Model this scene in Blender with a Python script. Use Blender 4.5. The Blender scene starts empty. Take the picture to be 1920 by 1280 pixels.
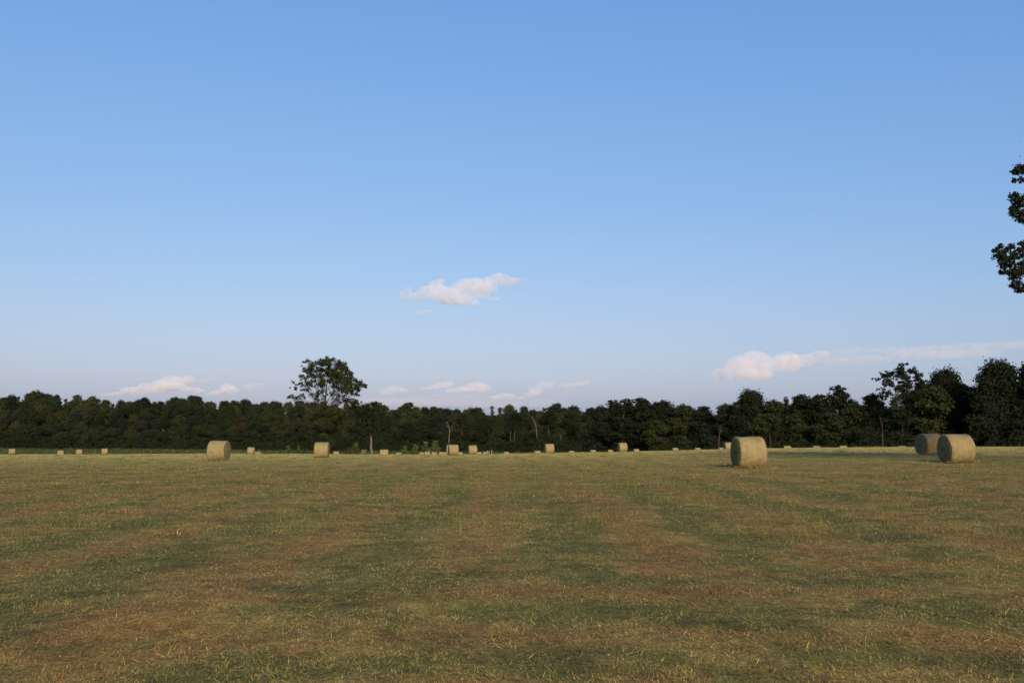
import bpy, math
import numpy as np
from mathutils import Vector, Matrix

SC = bpy.context.scene
COL = SC.collection
R = math.radians

# ------------------------------------------------------------------ camera maths
F, CX, CY = 1550.0, 960.0, 640.0          # focal length and centre, in photo pixels
PITCH = math.atan(171 / F)
CAM_Z = 1.6
SP, CP = math.sin(PITCH), math.cos(PITCH)


def slope(py):
    v = (CY - py) / F
    return (SP + v * CP) / (CP - v * SP)


def xat(px, D, py=811.0):
    v = (CY - py) / F
    return D * ((px - CX) / F) / (CP - v * SP)


def zat(py, D):
    return CAM_Z + D * slope(py)


# ------------------------------------------------------------------ noise
def _hash(ix, iy, seed):
    h = (ix.astype(np.int64) * 374761393 + iy.astype(np.int64) * 668265263 + seed * 974634777) & 0x7fffffff
    h = ((h ^ (h >> 13)) * 1274126177) & 0x7fffffff
    h = h ^ (h >> 16)
    return (h & 0xffff) / 65535.0


def vnoise(x, y, seed=0):
    x = np.asarray(x, float); y = np.asarray(y, float)
    ix = np.floor(x); iy = np.floor(y)
    fx = x - ix; fy = y - iy
    fx = fx * fx * (3 - 2 * fx); fy = fy * fy * (3 - 2 * fy)
    a = _hash(ix, iy, seed); b = _hash(ix + 1, iy, seed)
    c = _hash(ix, iy + 1, seed); d = _hash(ix + 1, iy + 1, seed)
    return (a * (1 - fx) + b * fx) * (1 - fy) + (c * (1 - fx) + d * fx) * fy


def fbm(x, y, seed=0, octaves=4):
    s = 0; a = 1.0; t = 0
    c, sn = math.cos(0.6), math.sin(0.6)
    for k in range(octaves):
        s = s + a * vnoise(x, y, seed + 31 * k); t += a
        x, y = (c * x - sn * y) * 2.03 + 5.3, (sn * x + c * y) * 2.03 + 1.7
        a *= 0.55
    return s / t


def sstep(a, b, x):
    t = np.clip((x - a) / (b - a), 0, 1)
    return t * t * (3 - 2 * t)


# ------------------------------------------------------------------ terrain
_D = np.array([0, 22, 45, 65, 90, 120, 150, 175, 200, 230, 260, 300, 340, 420, 520, 700, 3000], float)
_P = np.array([-900, 0, 400, 700, 900, 1150, 1450, 1700, 1950, 2900], float)
_Z = np.array([
    # -900   0     400    700    900    1150   1450   1700   1950   2900
    [0.0,   0.0,  0.0,   0.0,   0.0,   0.0,   0.0,   0.0,   0.0,   0.0],     # 0
    [0.0,   0.0,  0.0,   0.0,   0.0,   0.0,   0.0,   0.02,  0.03,  0.0],     # 22
    [-.30, -.25, -.22,  -.20,  -.15,  -.10,   0.0,   .10,   .12,   0.0],     # 45
    [-.60, -.60, -.56,  -.52,  -.45,  -.30,  -.03,   .05,   .10,   0.0],     # 65
    [-1.2, -1.15,-.92,  -.98,  -1.0,  -.68,  -.17,   .02,   .02,  -.1],      # 90
    [-1.9, -1.85,-1.22, -1.62, -1.68, -1.22, -.48,  -.38,  -.40,  -.5],      # 120
    [-2.7, -2.6, -2.15, -2.25, -2.2,  -1.75, -1.55, -1.75, -1.5,  -1.0],     # 150
    [-3.2, -3.15,-2.95, -3.4,  -3.3,  -2.9,  -2.6,  -2.4,  -1.8,  -1.3],     # 175
    [-3.8, -3.75,-3.7,  -4.2,  -4.2,  -3.75, -3.1,  -2.3,  -1.9,  -1.5],     # 200
    [-4.1, -4.0, -4.0,  -4.4,  -4.3,  -4.0,  -3.4,  -2.6,  -2.1,  -1.7],     # 230
    [-4.2, -4.1, -4.1,  -4.4,  -4.2,  -4.0,  -3.5,  -2.8,  -2.2,  -1.8],     # 260
    [-4.0, -4.0, -4.0,  -4.2,  -3.9,  -3.8,  -3.2,  -2.6,  -2.2,  -1.8],     # 300
    [-2.0, -2.0, -2.0,  -3.0,  -3.0,  -3.0,  -3.0,  -2.5,  -2.2,  -1.8],     # 340
    [5.0,   5.0,  4.0,   1.5,   1.0,   0.0,  -1.0,  -1.0,  -1.0,  -1.0],     # 420
    [11.,   11.,  8.0,   5.0,   4.0,   3.0,   1.0,   1.0,   1.0,   1.0],     # 520
    [11.,   11.,  8.0,   5.0,   4.0,   3.0,   2.0,   2.0,   2.0,   2.0],     # 700
    [5.0,   5.0,  5.0,   5.0,   4.0,   4.0,   4.0,   4.0,   4.0,   4.0]])    # 3000
_gd = np.concatenate([np.arange(0, 700, 2.0), np.arange(700, 3001, 25.0)])
_gp = np.arange(-900, 2901, 20.0)
_t = np.stack([np.interp(_gd, _D, _Z[:, k]) for k in range(len(_P))], 1)
_t = np.stack([np.interp(_gp, _P, _t[i]) for i in range(len(_gd))], 0)
for _ in range(3):
    for ax, k in ((0, 4), (1, 5)):
        acc = np.zeros_like(_t); n = 0
        for s in range(-k, k + 1):
            idx = np.clip(np.arange(_t.shape[ax]) + s, 0, _t.shape[ax] - 1)
            acc += np.take(_t, idx, ax); n += 1
        _t = acc / n


def terrain(x, y):
    x = np.asarray(x, float); y = np.asarray(y, float)
    t = np.clip(x / np.maximum(y, 3.0), -2, 2)
    px = np.clip(CX + t * F / CP, -900, 2899)
    d = np.clip(y, 0, 2990)
    i = np.clip(np.searchsorted(_gd, d, side='right') - 1, 0, len(_gd) - 2)
    fi = (d - _gd[i]) / (_gd[i + 1] - _gd[i])
    jf = (px + 900) / 20.0
    j = np.clip(jf.astype(int), 0, len(_gp) - 2); fj = jf - j
    return (_t[i, j] * (1 - fi) * (1 - fj) + _t[i + 1, j] * fi * (1 - fj)
            + _t[i, j + 1] * (1 - fi) * fj + _t[i + 1, j + 1] * fi * fj)


def micro(x, y):
    return (fbm(x / 2.6, y / 2.6, 5, 3) - .5) * .16 + (fbm(x / 14, y / 14, 6, 2) - .5) * .14


def ground_z(x, y):
    return terrain(x, y) + micro(x, y)


def gz(x, y):
    return float(ground_z(np.array([x]), np.array([y]))[0])


# ------------------------------------------------------------------ turf colour fields
def fields(x, y):
    """greenness, redness, paleness of the cut turf, 0..1 each"""
    wx = (fbm(x / 9, y / 9, 61, 2) - .5) * 2.2
    wv = (fbm(x / 5, y / 7, 62, 4) - .5) * 1.6
    far_row = .5 - .5 * np.cos(2 * math.pi * (x + wv + .43) / 2.43)                  # rows running away from the camera
    near_row = .5 - .5 * np.cos(2 * math.pi * (y + .6 * wv - 6.7 - .03 * x) / 1.6)      # headland rows across the foreground
    k = (1 - sstep(9.0, 11.5, y + .5 * wv)) * sstep(-4, 0, x)
    row = far_row * (1 - k) + (.5 + (near_row - .5) * .7) * k
    row = row * .75 + .25 * vnoise((x + wx) / .7, y / 22, 12)
    stripe = .5 + (row - .5) * (.55 + .65 * sstep(.35, .75, fbm(x / 5, y / 6, 63, 3)))
    n1 = fbm(x / 5.2, y / 3.6, 21, 5)
    n2 = fbm(x / .95, y / .70, 22, 4)
    n5 = fbm(x / .34, y / .30, 23, 2)
    g = sstep(.43, .62, .17 * n1 + .30 * n2 + .23 * stripe + .30 * n5)
    n3 = fbm(x / 4.4, y / 3.0, 41, 5)
    r = sstep(.46, .66, .20 * n3 + .27 * fbm(x / .85, y / .62, 25, 4) + .26 * fbm(x / .4, y / .36, 24, 2) + .27 * (1 - stripe)) * (1 - .75 * g)
    n4 = fbm(x / 6.5, y / 5.0, 51, 5)
    p = sstep(.48, .66, .65 * n4 + .35 * vnoise((x + wx) / .9, y / 26, 13))
    return g, r, p


C_STRAW = np.array([.520, .378, .098])
C_RED = np.array([.410, .230, .076])
C_GREEN = np.array([.162, .184, .048])
C_LIME = np.array([.250, .235, .062])
C_GREY = np.array([.370, .292, .106])
C_DARK = np.array([.070, .050, .024])
C_FARSTRAW_LIT = np.array([.540, .455, .122])  # yellower straw; lit tops of the grazing far view put into the colour


def mown(x, y):
    """1 on the mown field, 0 in the rough grass beyond it"""
    t = x / np.maximum(y, 3.0)
    px = CX + t * F / CP
    edge = np.interp(px, [-900, 0, 250, 500, 700, 900, 1150, 1450, 1700, 2000],
                     [222, 214, 218, 228, 232, 225, 205, 182, 158, 142])
    return 1 - sstep(-3, 3, y - edge + (fbm(x / 8, y / 8, 71, 2) - .5) * 10)


def turf_colour(x, y):
    g, r, p = fields(x, y)
    far = sstep(16, 52, y)[:, None]  # distance blend towards the painted-in far brightness
    g = g[:, None]; r = r[:, None]; p = p[:, None]
    base = (C_STRAW * .55 + C_GREY * .35 + C_DARK * .10) * (1 - .5 * far) + C_FARSTRAW_LIT * (.5 * far)
    c = base * (1 - .8 * p) + (C_GREY * .5 + C_STRAW * .5) * .8 * p
    c = c * (1 - r * (.85 - .35 * far)) + C_RED * r * (.85 - .35 * far)
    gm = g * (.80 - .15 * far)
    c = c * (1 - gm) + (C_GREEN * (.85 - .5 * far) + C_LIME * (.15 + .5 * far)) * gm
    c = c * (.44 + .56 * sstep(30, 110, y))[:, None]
    m = mown(x, y)[:, None]
    rough = np.array([.050, .062, .022]) * (.5 + .9 * fbm(x / 7, y / 7, 81, 3))[:, None]
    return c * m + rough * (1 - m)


# ------------------------------------------------------------------ mesh helpers
def mesh_np(name, verts, faces, n_per_face, mats=(), attrs=None, matidx=None, smooth=False):
    """verts (N,3); faces (M,k) int array of equal-sized polygons, or a list of such arrays"""
    me = bpy.data.meshes.new(name)
    fl = faces if isinstance(faces, list) else [faces]
    fl = [f for f in fl if len(f)]
    loops = np.concatenate([f.ravel() for f in fl]).astype(np.int32)
    sizes = np.concatenate([np.full(len(f), f.shape[1]) for f in fl])
    starts = np.concatenate([[0], np.cumsum(sizes)[:-1]]).astype(np.int32)
    me.vertices.add(len(verts)); me.vertices.foreach_set('co', np.ascontiguousarray(verts, np.float32).ravel())
    me.loops.add(len(loops)); me.loops.foreach_set('vertex_index', loops)
    me.polygons.add(len(sizes)); me.polygons.foreach_set('loop_start', starts)
    if matidx is not None:
        me.polygons.foreach_set('material_index', np.ascontiguousarray(matidx, np.int32))
    me.polygons.foreach_set('use_smooth', np.full(len(sizes), smooth))
    for m in mats:
        me.materials.append(m)
    for k, arr in (attrs or {}).items():
        arr = np.asarray(arr, np.float32)
        if arr.ndim == 2:
            a = me.attributes.new(k, 'FLOAT_COLOR', 'POINT')
            a.data.foreach_set('color', np.concatenate([arr, np.ones((len(arr), 1), np.float32)], 1).ravel())
        else:
            a = me.attributes.new(k, 'FLOAT', 'POINT'); a.data.foreach_set('value', arr)
    me.update(calc_edges=True)
    return me


def link(name, me, parent=None):
    o = bpy.data.objects.new(name, me); COL.objects.link(o)
    if parent:
        o.parent = parent
    return o


def empty(name, loc, rz=0.0):
    o = bpy.data.objects.new(name, None); COL.objects.link(o)
    o.location = loc; o.rotation_euler = (0, 0, rz); o.empty_display_size = .3
    return o


def tag(o, label=None, cat=None, group=None, kind=None):
    for k, v in (('label', label), ('category', cat), ('group', group), ('kind', kind)):
        if v:
            o[k] = v
    return o


class Tubes:
    """collects tapered tubes into one mesh"""
    def __init__(self, sides=7):
        self.v = []; self.f = []; self.n = 0; self.s = sides

    def add(self, pts, radii, sides=None):
        s = sides or self.s
        pts = np.asarray(pts, float); k = len(pts)
        tang = np.gradient(pts, axis=0); tang /= np.linalg.norm(tang, axis=1)[:, None] + 1e-9
        ref = np.where(np.abs(tang[:, 2:3]) > .9, np.array([[1., 0, 0]]), np.array([[0, 0, 1.]]))
        a = np.cross(tang, ref); a /= np.linalg.norm(a, axis=1)[:, None] + 1e-9
        b = np.cross(tang, a)
        ang = np.arange(s) / s * 2 * math.pi
        ring = pts[:, None, :] + (a[:, None, :] * np.cos(ang)[None, :, None] + b[:, None, :] * np.sin(ang)[None, :, None]) * np.asarray(radii)[:, None, None]
        self.v.append(ring.reshape(-1, 3))
        i = np.arange(k - 1)[:, None] * s; j = np.arange(s)[None, :]; j2 = (j + 1) % s
        q = np.stack([i + j, i + j2, i + s + j2, i + s + j], -1).reshape(-1, 4) + self.n
        self.f.append(q); self.n += k * s

    def mesh(self, name, mat):
        return mesh_np(name, np.concatenate(self.v), np.concatenate(self.f), 4, [mat], smooth=True)


# ------------------------------------------------------------------ materials
def new_mat(name):
    m = bpy.data.materials.new(name); m.use_nodes = True
    nt = m.node_tree; nt.nodes.clear()
    return m, nt, nt.nodes, nt.links


def N(nodes, t, **kw):
    n = nodes.new(t)
    for k, v in kw.items():
        if k in n.inputs:
            n.inputs[k].default_value = v
        else:
            setattr(n, k, v)
    return n


def mix_rgb(nodes, links, a, b, fac, mode='MIX'):
    n = nodes.new('ShaderNodeMix'); n.data_type = 'RGBA'; n.blend_type = mode
    for sock, v in ((n.inputs[0], fac), (n.inputs[6], a), (n.inputs[7], b)):
        if hasattr(v, 'is_linked'):
            links.new(v, sock)
        else:
            sock.default_value = v
    return n.outputs[2]


def ramp(nodes, links, src, stops):
    n = nodes.new('ShaderNodeValToRGB')
    e = n.color_ramp.elements
    while len(e) < len(stops):
        e.new(.5)
    for k, (p, c) in enumerate(stops):
        e[k].position = p
        e[k].color = (c, c, c, 1) if not hasattr(c, '__len__') else (*c, 1)
    links.new(src, n.inputs[0])
    return n.outputs[0]


def mat_ground():
    m, nt, nd, lk = new_mat('turf_ground')
    out = N(nd, 'ShaderNodeOutputMaterial'); b = N(nd, 'ShaderNodeBsdfPrincipled', Roughness=.95)
    b.inputs['Specular IOR Level'].default_value = .05
    at = N(nd, 'ShaderNodeAttribute', attribute_name='Col')
    geo = N(nd, 'ShaderNodeNewGeometry')
    mp = N(nd, 'ShaderNodeMapping'); lk.new(geo.outputs['Position'], mp.inputs['Vector'])
    n1 = N(nd, 'ShaderNodeTexNoise', Scale=6.0, Detail=5.0, Roughness=.7); lk.new(mp.outputs[0], n1.inputs['Vector'])
    n2 = N(nd, 'ShaderNodeTexNoise', Scale=55.0, Detail=3.0, Roughness=.7); lk.new(mp.outputs[0], n2.inputs['Vector'])
    n3 = N(nd, 'ShaderNodeTexNoise', Scale=.9, Detail=4.0, Roughness=.65); lk.new(mp.outputs[0], n3.inputs['Vector'])
    f1 = ramp(nd, lk, n1.outputs[0], [(.30, .55), (.70, 1.35)])
    f2 = ramp(nd, lk, n2.outputs[0], [(.30, .40), (.52, .95), (.75, 1.5)])
    f3 = ramp(nd, lk, n3.outputs[0], [(.30, .72), (.70, 1.25)])
    c = mix_rgb(nd, lk, at.outputs['Color'], f1, 1.0, 'MULTIPLY')
    c = mix_rgb(nd, lk, c, f2, 1.0, 'MULTIPLY')
    c = mix_rgb(nd, lk, c, f3, 1.0, 'MULTIPLY')
    lk.new(c, b.inputs['Base Color'])
    bp = N(nd, 'ShaderNodeBump', Strength=.6, Distance=.06)
    lk.new(n1.outputs[0], bp.inputs['Height']); lk.new(bp.outputs[0], b.inputs['Normal'])
    lk.new(b.outputs[0], out.inputs[0])
    return m


def mat_blades(name, rough=.8):
    m, nt, nd, lk = new_mat(name)
    out = N(nd, 'ShaderNodeOutputMaterial')
    at = N(nd, 'ShaderNodeAttribute', attribute_name='Col')
    d = N(nd, 'ShaderNodeBsdfPrincipled', Roughness=rough); d.inputs['Specular IOR Level'].default_value = .08
    t = N(nd, 'ShaderNodeBsdfTranslucent'); mx = N(nd, 'ShaderNodeMixShader', Fac=.25)
    lk.new(at.outputs['Color'], d.inputs['Base Color']); lk.new(at.outputs['Color'], t.inputs['Color'])
    lk.new(d.outputs[0], mx.inputs[1]); lk.new(t.outputs[0], mx.inputs[2]); lk.new(mx.outputs[0], out.inputs[0])
    return m


def mat_leaf(name, col, tint):
    """col: mid leaf colour; varies leaf by leaf through the 'var' attribute and tree by tree"""
    m, nt, nd, lk = new_mat(name)
    out = N(nd, 'ShaderNodeOutputMaterial')
    at = N(nd, 'ShaderNodeAttribute', attribute_name='var')
    oi = N(nd, 'ShaderNodeObjectInfo')
    c = ramp(nd, lk, at.outputs['Fac'], [(0.0, [v * .55 for v in col]), (.5, col), (1.0, [min(1, v * w) for v, w in zip(col, (1.75, 1.6, 1.4))])])
    c = mix_rgb(nd, lk, c, (*tint, 1), oi.outputs['Random'])
    d = N(nd, 'ShaderNodeBsdfPrincipled', Roughness=.7); d.inputs['Specular IOR Level'].default_value = .08
    t = N(nd, 'ShaderNodeBsdfTranslucent'); mx = N(nd, 'ShaderNodeMixShader', Fac=.2)
    lk.new(c, d.inputs['Base Color']); lk.new(c, t.inputs['Color'])
    lk.new(d.outputs[0], mx.inputs[1]); lk.new(t.outputs[0], mx.inputs[2]); lk.new(mx.outputs[0], out.inputs[0])
    # tree to tree variation is kept small
    n = [x for x in nd if x.bl_idname == 'ShaderNodeMix'][0]
    mul = N(nd, 'ShaderNodeMath', operation='MULTIPLY'); mul.inputs[1].default_value = .45
    for l in list(n.inputs[0].links):
        lk.remove(l)
    lk.new(oi.outputs['Random'], mul.inputs[0]); lk.new(mul.outputs[0], n.inputs[0])
    return m


def mat_bark(name, dark, light, scale=3.0):
    m, nt, nd, lk = new_mat(name)
    out = N(nd, 'ShaderNodeOutputMaterial'); b = N(nd, 'ShaderNodeBsdfPrincipled', Roughness=.9)
    b.inputs['Specular IOR Level'].default_value = .1
    tc = N(nd, 'ShaderNodeTexCoord'); mp = N(nd, 'ShaderNodeMapping'); mp.inputs['Scale'].default_value = (1, 1, .25)
    lk.new(tc.outputs['Object'], mp.inputs['Vector'])
    n = N(nd, 'ShaderNodeTexNoise', Scale=scale, Detail=6.0, Roughness=.7); lk.new(mp.outputs[0], n.inputs['Vector'])
    lk.new(ramp(nd, lk, n.outputs[0], [(.3, dark), (.7, light)]), b.inputs['Base Color'])
    bp = N(nd, 'ShaderNodeBump', Strength=.7, Distance=.05); lk.new(n.outputs[0], bp.inputs['Height']); lk.new(bp.outputs[0], b.inputs['Normal'])
    lk.new(b.outputs[0], out.inputs[0])
    return m


def mat_bale_side():
    m, nt, nd, lk = new_mat('hay_wrapped_side')
    out = N(nd, 'ShaderNodeOutputMaterial'); b = N(nd, 'ShaderNodeBsdfPrincipled', Roughness=.75)
    b.inputs['Specular IOR Level'].default_value = .25
    tc = N(nd, 'ShaderNodeTexCoord'); oi = N(nd, 'ShaderNodeObjectInfo')
    off = N(nd, 'ShaderNodeVectorMath', operation='ADD')
    lk.new(tc.outputs['Object'], off.inputs[0]); lk.new(oi.outputs['Random'], off.inputs[1])
    mp = N(nd, 'ShaderNodeMapping'); mp.inputs['Scale'].default_value = (2.2, 1, 1)
    lk.new(off.outputs[0], mp.inputs['Vector'])
    n1 = N(nd, 'ShaderNodeTexNoise', Scale=2.2, Detail=5.0, Roughness=.65); lk.new(mp.outputs[0], n1.inputs['Vector'])
    n2 = N(nd, 'ShaderNodeTexNoise', Scale=28.0, Detail=4.0, Roughness=.75); lk.new(off.outputs[0], n2.inputs['Vector'])
    c1 = ramp(nd, lk, n1.outputs[0], [(.30, (.148, .109, .044)), (.52, (.200, .158, .066)), (.72, (.222, .186, .085))])
    c2 = ramp(nd, lk, n2.outputs[0], [(.28, .62), (.5, .97), (.75, 1.25)])
    lk.new(mix_rgb(nd, lk, c1, c2, 1.0, 'MULTIPLY'), b.inputs['Base Color'])
    # net wrap: fine strings round the roll
    w = N(nd, 'ShaderNodeTexWave', wave_type='BANDS', bands_direction='X', Scale=9.0, Distortion=1.5)
    lk.new(tc.outputs['Object'], w.inputs['Vector'])
    ad = N(nd, 'ShaderNodeMath', operation='MULTIPLY_ADD'); ad.inputs[1].default_value = .35
    lk.new(w.outputs['Fac'], ad.inputs[0]); lk.new(n2.outputs[0], ad.inputs[2])
    bp = N(nd, 'ShaderNodeBump', Strength=.6, Distance=.03); lk.new(ad.outputs[0], bp.inputs['Height']); lk.new(bp.outputs[0], b.inputs['Normal'])
    lk.new(b.outputs[0], out.inputs[0])
    return m


def mat_bale_end():
    m, nt, nd, lk = new_mat('hay_cut_end')
    out = N(nd, 'ShaderNodeOutputMaterial'); b = N(nd, 'ShaderNodeBsdfPrincipled', Roughness=.95)
    b.inputs['Specular IOR Level'].default_value = .05
    tc = N(nd, 'ShaderNodeTexCoord')
    w = N(nd, 'ShaderNodeTexWave', wave_type='RINGS', rings_direction='X', Scale=3.2, Distortion=3.5, Detail=3.0)
    lk.new(tc.outputs['Object'], w.inputs['Vector'])
    n2 = N(nd, 'ShaderNodeTexNoise', Scale=26.0, Detail=4.0, Roughness=.75); lk.new(tc.outputs['Object'], n2.inputs['Vector'])
    c1 = ramp(nd, lk, w.outputs['Fac'], [(0.0, (.125, .110, .056)), (.6, (.215, .185, .092)), (1.0, (.29, .245, .12))])
    c2 = ramp(nd, lk, n2.outputs[0], [(.28, .35), (.5, .95), (.75, 1.6)])
    lk.new(mix_rgb(nd, lk, c1, c2, 1.0, 'MULTIPLY'), b.inputs['Base Color'])
    bp = N(nd, 'ShaderNodeBump', Strength=1.0, Distance=.06); lk.new(n2.outputs[0], bp.inputs['Height']); lk.new(bp.outputs[0], b.inputs['Normal'])
    lk.new(b.outputs[0], out.inputs[0])
    return m


def mat_plain(name, col, rough=.85):
    m, nt, nd, lk = new_mat(name)
    out = N(nd, 'ShaderNodeOutputMaterial'); b = N(nd, 'ShaderNodeBsdfPrincipled', Roughness=rough)
    tc = N(nd, 'ShaderNodeTexCoord'); n = N(nd, 'ShaderNodeTexNoise', Scale=9.0, Detail=4.0); lk.new(tc.outputs['Object'], n.inputs['Vector'])
    lk.new(ramp(nd, lk, n.outputs[0], [(.3, [v * .7 for v in col]), (.7, [min(1, v * 1.2) for v in col])]), b.inputs['Base Color'])
    lk.new(b.outputs[0], out.inputs[0])
    return m


def mat_woods():
    m, nt, nd, lk = new_mat('leaves_woods')
    out = N(nd, 'ShaderNodeOutputMaterial')
    at = N(nd, 'ShaderNodeAttribute', attribute_name='var'); hu = N(nd, 'ShaderNodeAttribute', attribute_name='hue')
    c = ramp(nd, lk, hu.outputs['Fac'], [(0.0, (.012, .018, .011)), (.35, (.018, .024, .011)), (.65, (.025, .030, .011)), (.88, (.035, .037, .013)), (1.0, (.034, .029, .015))])
    f = ramp(nd, lk, at.outputs['Fac'], [(0.0, .5), (.5, 1.0), (1.0, 1.7)])
    c = mix_rgb(nd, lk, c, f, 1.0, 'MULTIPLY')
    d = N(nd, 'ShaderNodeBsdfPrincipled', Roughness=.75); d.inputs['Specular IOR Level'].default_value = .06
    lk.new(c, d.inputs['Base Color']); lk.new(d.outputs[0], out.inputs[0])
    return m


M_GROUND = mat_ground()
M_BLADE = mat_blades('grass_blades')
M_STRAW = mat_blades('dry_straw', .6)
M_LEAF = mat_leaf('leaves_dark', (.0150, .0222, .0088), (.0205, .0268, .0098))
M_LEAF_L = mat_leaf('leaves_lighter', (.029, .037, .0125), (.034, .041, .014))
M_LEAF_B = mat_leaf('leaves_shrub', (.065, .088, .028), (.075, .092, .03))
M_LEAF_W = mat_woods()
M_BARK = mat_bark('bark_dark', (.022, .018, .014), (.058, .048, .036))
M_BARK_P = mat_bark('bark_pale', (.058, .049, .039), (.120, .103, .084))
M_BARK_R = mat_bark('bark_reddish', (.045, .030, .022), (.10, .070, .050))
M_SIDE = mat_bale_side()
M_END = mat_bale_end()
M_POST = mat_plain('weathered_wood', (.07, .055, .04))
M_WHITE = mat_plain('white_paint', (.30, .29, .26))

# ------------------------------------------------------------------ ground
ang = np.concatenate([np.arange(-180, -48, 4.0), np.arange(-48, 48, .13), np.arange(48, 180, 4.0)])
ang = np.radians(ang); na = len(ang)
rr = [.4]
while rr[-1] < 700:
    rr.append(rr[-1] * 1.0115 + .012)
while rr[-1] < 930:
    rr.append(rr[-1] * 1.1)
rr = np.array(rr); nr = len(rr)
gx = (rr[:, None] * np.sin(ang)[None, :]).ravel(); gy = (rr[:, None] * np.cos(ang)[None, :]).ravel()
gv = np.stack([gx, gy, ground_z(gx, gy)], 1)
i = np.arange(nr - 1)[:, None] * na; j = np.arange(na)[None, :]; j2 = (j + 1) % na
gf = np.stack([i + j, i + na + j, i + na + j2, i + j2], -1).reshape(-1, 4)
cap = np.arange(na)[None, ::-1]
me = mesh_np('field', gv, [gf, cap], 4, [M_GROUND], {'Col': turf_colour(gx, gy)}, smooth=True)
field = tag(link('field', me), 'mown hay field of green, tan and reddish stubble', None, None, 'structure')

# ------------------------------------------------------------------ grass and straw (stuff)
rng = np.random.default_rng(7)


def scatter(n, d0, d1, power, half=43.0):
    """points in a fan before the camera, density falling as distance**-power"""
    u = rng.random(n); k = 2 - power
    d = (d0 ** k + u * (d1 ** k - d0 ** k)) ** (1 / k)
    a = np.radians(rng.uniform(-half, half, n))
    return d * np.sin(a), d * np.cos(a), d


def pick(w, cols):
    """choose one colour per row with the given weights"""
    w = w / w.sum(1, keepdims=True)
    c = np.cumsum(w, 1); r = rng.random((len(w), 1))
    idx = np.minimum((r > c).sum(1), len(cols) - 1)
    return np.asarray(cols)[idx]


def blades(x, y, length, width, tilt, colour, lift=0.0, curl=.35):
    n = len(x)
    a = rng.uniform(0, 2 * math.pi, n)
    lean = np.stack([np.cos(a), np.sin(a), np.zeros(n)], 1)
    b = a + math.pi / 2 + rng.normal(0, .5, n)
    side = np.stack([np.cos(b), np.sin(b), np.zeros(n)], 1) * (width / 2)[:, None]
    base = np.stack([x, y, ground_z(x, y) - .01 + lift], 1)
    up = np.array([0, 0, 1.0])
    ct, st = np.cos(tilt)[:, None], np.sin(tilt)[:, None]
    mid = base + (up * ct + lean * st) * (length * .55)[:, None]
    t2 = tilt + curl
    tip = mid + (up * np.cos(t2)[:, None] + lean * np.sin(t2)[:, None]) * (length * .45)[:, None]
    v = np.stack([base - side, base + side, mid + side * .75, mid - side * .75, tip], 1)
    k = np.arange(n)[:, None] * 5
    q = k + np.array([[0, 1, 2, 3]]); t = k + np.array([[3, 2, 4]])
    return v.reshape(-1, 3), q, t, np.repeat(colour, 5, 0)


def blade_weights(x, y):
    g, r, p = fields(x, y)
    far = sstep(16, 52, y)
    w = np.stack([.36 + .35 * p, .20 + 1.6 * r, .06 + 1.15 * g, .04 + .40 * g + .45 * far, .22 + .30 * p, .12 + .22 * g], 1)
    w[:, 0] *= (1 - .65 * g); w[:, 4] *= (1 - .5 * g)
    return g, r, w


def turf(n, d0, d1, power, wide, tall):
    x, y, d = scatter(n, d0, d1, power)
    hole = fbm(x / .30, y / .26, 91, 2)
    keep = (rng.random(n) < sstep(.25, .55, hole) * .8 + .2) & (rng.random(n) < mown(x, y))
    x, y, d, hole = x[keep], y[keep], d[keep], hole[keep]
    g, r, w = blade_weights(x, y)
    colr = pick(w, [C_STRAW, C_RED, C_GREEN, C_LIME, C_GREY, C_DARK * 1.3])
    mean = (w / w.sum(1, keepdims=True)) @ np.array([C_STRAW, C_RED, C_GREEN, C_LIME, C_GREY, C_DARK * 1.3])
    colr = (colr * .30 + mean * .70) * rng.uniform(.84, 1.16, (len(x), 1)) * (.46 + 1.25 * fbm(x / .22, y / .2, 93, 2))[:, None]
    colr = np.minimum(colr, np.array([.37, .285, .082]))      # no stem is paler than weathered straw
    sc = np.maximum(1, d / 9) ** wide
    tuft = sstep(.58, .74, fbm(x / .9, y / .8, 95, 3)) * (.35 + .65 * g)
    L = rng.gamma(7, .0036, len(x)) * (.80 + .15 * g + .40 * tuft) * np.maximum(1, d / 9) ** tall * (.7 + .6 * hole)
    W = rng.uniform(.0024, .0052, len(x)) * sc * 1.1
    tilt = np.abs(rng.normal(.92, .45, len(x))).clip(0, 1.5)
    return blades(x, y, L, W, tilt, colr)


# tufts of regrown grass and left-over handfuls of hay further out
def tufts(n, d0, d1, power):
    x, y, d = scatter(n, d0, d1, power)
    g, r, p = fields(x, y)
    isg = rng.random(n) < .25 + .6 * g
    keep = (fbm(x / 3, y / 3, 98, 3) > .47) & (mown(x, y) > .8)
    x, y, d, isg = x[keep], y[keep], d[keep], isg[keep]
    k = 16
    sz = rng.gamma(3, .045, len(x))
    X = np.repeat(x, k) + rng.normal(0, 1, len(x) * k) * np.repeat(sz, k) * 1.3
    Y = np.repeat(y, k) + rng.normal(0, 1, len(x) * k) * np.repeat(sz, k) * .9
    G = np.repeat(isg, k)
    tone = np.repeat(rng.uniform(.6, 1.25, len(x)), k) * rng.uniform(.8, 1.2, len(X))
    c = np.where(G[:, None], C_GREEN * .72, C_STRAW * .70) * tone[:, None]
    L = np.repeat(sz, k) * rng.uniform(.5, 1.1, len(X)) * np.where(G, .9, .8) + .03
    til = np.where(G, np.abs(rng.normal(.45, .3, len(X))), rng.normal(1.25, .2, len(X)))
    return blades(X, Y, L, rng.uniform(.004, .008, len(X)) * np.maximum(1, np.repeat(d, k) / 9) ** .7, til, c)


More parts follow.
